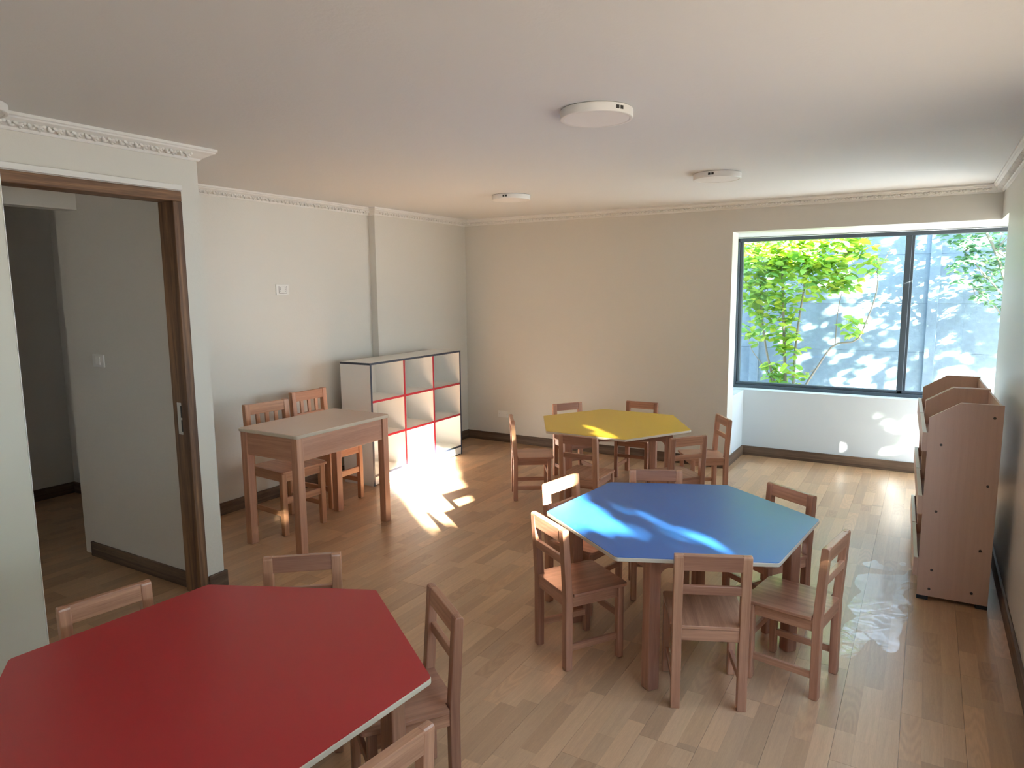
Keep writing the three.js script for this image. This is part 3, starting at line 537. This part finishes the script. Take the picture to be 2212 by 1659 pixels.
shrub('dark green fine-leaved shrub hanging in at the edge of the narrower pane', [0.62, -0.14, -8.25],
  [{ r: 0.03, pts: [[0.1, 0, 0], [0.1, 0.9, 0.02], [0.05, 1.6, 0], [-0.1, 2.1, 0.02], [-0.3, 2.5, 0]] }, { r: 0.012, pts: [[0.05, 1.6, 0], [-0.15, 1.85, 0.02], [-0.35, 2.1, 0]] }, { r: 0.01, pts: [[0.08, 1.3, 0], [-0.05, 1.55, 0.03], [-0.25, 1.75, 0]] }, { r: 0.008, pts: [[0.3, 0.0, 0], [0.25, 0.5, 0], [0.2, 0.85, 0]] }],
  [[-0.1, 2.25, 0, 0.34, 7], [-0.38, 2.3, 0, 0.22, 3], [0.15, 2.0, 0, 0.3, 5], [-0.28, 1.95, 0, 0.22, 4], [-0.05, 1.75, 0, 0.24, 4], [0.2, 1.55, 0, 0.22, 3], [0.25, 0.85, 0, 0.16, 2]].map((t) => { t[4] *= 26; return t; }),
  [lin(0.12, 0.27, 0.12), lin(0.17, 0.33, 0.13), lin(0.09, 0.22, 0.11)].map(leafMat), 0.075, 260, 1100, 26);

// trees outside the frame that break up the low sun. A leaf is left out where the photograph shows the sun coming through.
const toWall = (p) => { const t = (XR - p[0]) / SUN.x; return [p[2] + t * SUN.z, p[1] + t * SUN.y]; };
const gaps = [];
for (const [x, z, r] of [[-1.434, -2.834, 0.1], [-1.357, -2.767, 0.06], [-1.295, -2.724, 0.03], [-1.446, -3.099, 0.04], [-1.476, -3.066, 0.025], [-1.352, -2.937, 0.045], [-1.321, -2.984, 0.03], [-1.291, -3.015, 0.03], [-1.24, -2.957, 0.025], [-1.282, -2.877, 0.04], [-1.222, -2.856, 0.035], [-1.169, -2.846, 0.04], [-1.109, -2.778, 0.025], [-1.19, -2.745, 0.035], [-1.194, -3.054, 0.028], [-1.045, -3.01, 0.024], [-1.048, -2.941, 0.022], [-0.973, -2.917, 0.024], [-0.913, -2.876, 0.028], [-1.01, -2.773, 0.028], [-0.828, -2.84, 0.024], [-0.774, -2.801, 0.026], [-0.719, -2.755, 0.024], [-0.733, -2.858, 0.02], [-0.871, -2.747, 0.014], [-0.742, -3.278, 0.02]]) gaps.push([...toWall([x, 0.58, z]), r]);
for (const [x, z, r] of [[-2.228, -4.791, 0.024], [-2.142, -4.749, 0.03], [-2.049, -4.7, 0.036], [-1.959, -4.639, 0.036], [-1.872, -4.58, 0.034], [-1.995, -4.54, 0.036], [-1.985, -4.652, 0.03], [-1.813, -4.535, 0.026]]) gaps.push([...toWall([x, 0.58, z]), r]);
for (const [x, y, z, r] of [[-0.22, 0.456, ZN, 0.03], [-0.176, 0.39, ZN, 0.04], [-0.116, 0.388, ZN, 0.03], [-0.048, 0.464, ZN, 0.05], [-0.054, 0.34, ZN, 0.05], [-0.192, 0.193, ZN, 0.05], [-0.048, 0.244, ZN, 0.02], [-0.72, 0.14, ZN, 0.03], [-0.6, 0.17, ZN, 0.04], [-0.27, 0.56, -2.87, 0.022], [-3.044, 0, -5.321, 0.02], [-3.074, 0, -4.407, 0.03], [-3.045, 0, -4.468, 0.03], [-1.62, 0.6, -3.32, 0.06], [-1.61, 0.58, -3.2, 0.07], [-1.6, 0.57, -3.12, 0.07], [-1.4, 0.63, -2.64, 0.05], [-1.33, 0.64, -2.56, 0.04]]) gaps.push([...toWall([x, y, z]), r]);
const clear = [
  [[-0.98, 1.24], [-1.38, 1.26], [-1.45, 1.285], [-1.52, 1.33], [-1.76, 1.42], [-1.9, 1.56], [-2.05, 1.7], [-2.18, 1.74], [-2.1, 1.78], [-1.9, 1.80], [-1.65, 1.94], [-1.5, 1.95], [-1.4, 1.80], [-1.22, 1.87], [-1.1, 1.78], [-0.98, 1.80]],
  [[0.07, 1.64], [0.2, 1.67], [0.5, 1.685], [0.5, 1.725], [0.2, 1.71], [0.2, 1.78], [0.07, 1.78]],
];
const inPoly = (P, x, y) => { let c = false; for (let i = 0, j = P.length - 1; i < P.length; j = i++) if ((P[i][1] > y) !== (P[j][1] > y) && x < (P[j][0] - P[i][0]) * (y - P[i][1]) / (P[j][1] - P[i][1]) + P[i][0]) c = !c; return c; };
function shadeTree(label, z0, z1, h0, h1, s0, s1, count, trunkAt, density = () => 1) {
  const g = thing('garden_tree', label, 'tree', [trunkAt[0], -0.14, trunkAt[1]]);
  const leaf = leafGeometry(0.085, 0.06), mats = [lin(0.12, 0.24, 0.08), lin(0.16, 0.3, 0.09)].map(leafMat), M4 = new THREE.Matrix4(), list = [];
  let lo = 9, hi = 0;
  while (list.length < count) {
    const zw = rr(z0, z1), hw = rr(h0, h1), s = rr(s0, s1);
    if (clear.some((P) => inPoly(P, zw, hw)) || gaps.some(([a, b, r]) => (a - zw) ** 2 * 0.6 + (b - hw) ** 2 < (r * 0.75 + 0.02) ** 2) || rnd() > density(zw, hw)) { if (rnd() < 0.002) list.push(null); continue; }
    const p = new THREE.Vector3(XR, hw, zw).addScaledVector(SUN, s); lo = Math.min(lo, p.y); hi = Math.max(hi, p.y);
    list.push(p.sub(g.position));
  }
  const pts = list.filter(Boolean);
  mats.forEach((m, i) => { const mine = pts.filter((_, k) => k % 2 === i), o = shade(new THREE.InstancedMesh(leaf, m, mine.length)); mine.forEach((p, k) => o.setMatrixAt(k, placeLeaf(M4, p, rr(0.8, 1.2)))); o.name = 'foliage'; o.userData.kind = 'stuff'; g.add(o); });
  obj('trunk', tube([[0, 0, 0], [0.03, 0.7, 0.02], [0, (lo + hi) / 2, 0]], 0.09, 0.05), bark, g);
}
shadeTree('leafy garden tree outside the nearer window, out of view', -3.3, -0.85, 0.35, 2.35, 3.4, 5.2, 26000, [4.2, 1.2]);
shadeTree('dense garden tree beside the viewer’s window, out of view', -0.85, 1.95, 0.35, 2.35, 3.4, 5.2, 44000, [4.0, 3.2]);
shadeTree('leafy garden tree beyond the bay corner, out of view', -7.1, -5.1, 0.1, 1.9, 4.5, 7.5, 20000, [5.4, -2.2]);

{ // crown whose shade dapples the garden wall
  const g = thing('garden_tree', 'airy garden tree past the bay that dapples the garden wall, out of view', 'tree', [3.6, -0.14, -5.6]);
  const leaf = leafGeometry(0.09, 0.06), m = leafMat(lin(0.14, 0.27, 0.09)), n1 = noise2(131), n2 = noise2(137), M4 = new THREE.Matrix4(), pts = [];
  while (pts.length < 15000) {
    const xf = rr(-1.95, 1.2), hf = rr(-0.1, 2.9), s = rr(4.2, 6.6);
    const big = n1(xf * 1.6 + 4, hf * 1.9 + 2), small = n2((xf + 0.5 * hf) * 9 + 20, (hf - 0.2 * xf) * 15 + 20);
    const open = 0.78 - 0.17 * hf + 0.6 * (big - 0.5);   // lower parts of the crown are thinner
    if (small < open * 0.95) { if (rnd() < 0.001) pts.push(null); continue; }
    pts.push(new THREE.Vector3(xf, hf, ZW).addScaledVector(SUN, s).sub(g.position));
  }
  const list = pts.filter(Boolean), o = shade(new THREE.InstancedMesh(leaf, m, list.length)); list.forEach((p, k) => o.setMatrixAt(k, placeLeaf(M4, p, rr(0.7, 1.1)))); o.name = 'foliage'; o.userData.kind = 'stuff'; g.add(o);
  obj('trunk', tube([[0, 0, 0], [0.03, 0.7, 0.02], [0, 2.4, 0]], 0.08, 0.04), bark, g);
  obj('branch', tube([[0, 1.2, 0], [-0.3, 2.0, 0.1], [-0.7, 2.8, 0]], 0.04, 0.02), bark, g); obj('branch', tube([[0, 1.4, 0], [0.3, 2.1, 0.1], [0.6, 2.9, 0]], 0.04, 0.02), bark, g);
}
scene.traverse((o) => { if (o.isMesh) shade(o); });
renderer.render(scene, camera);
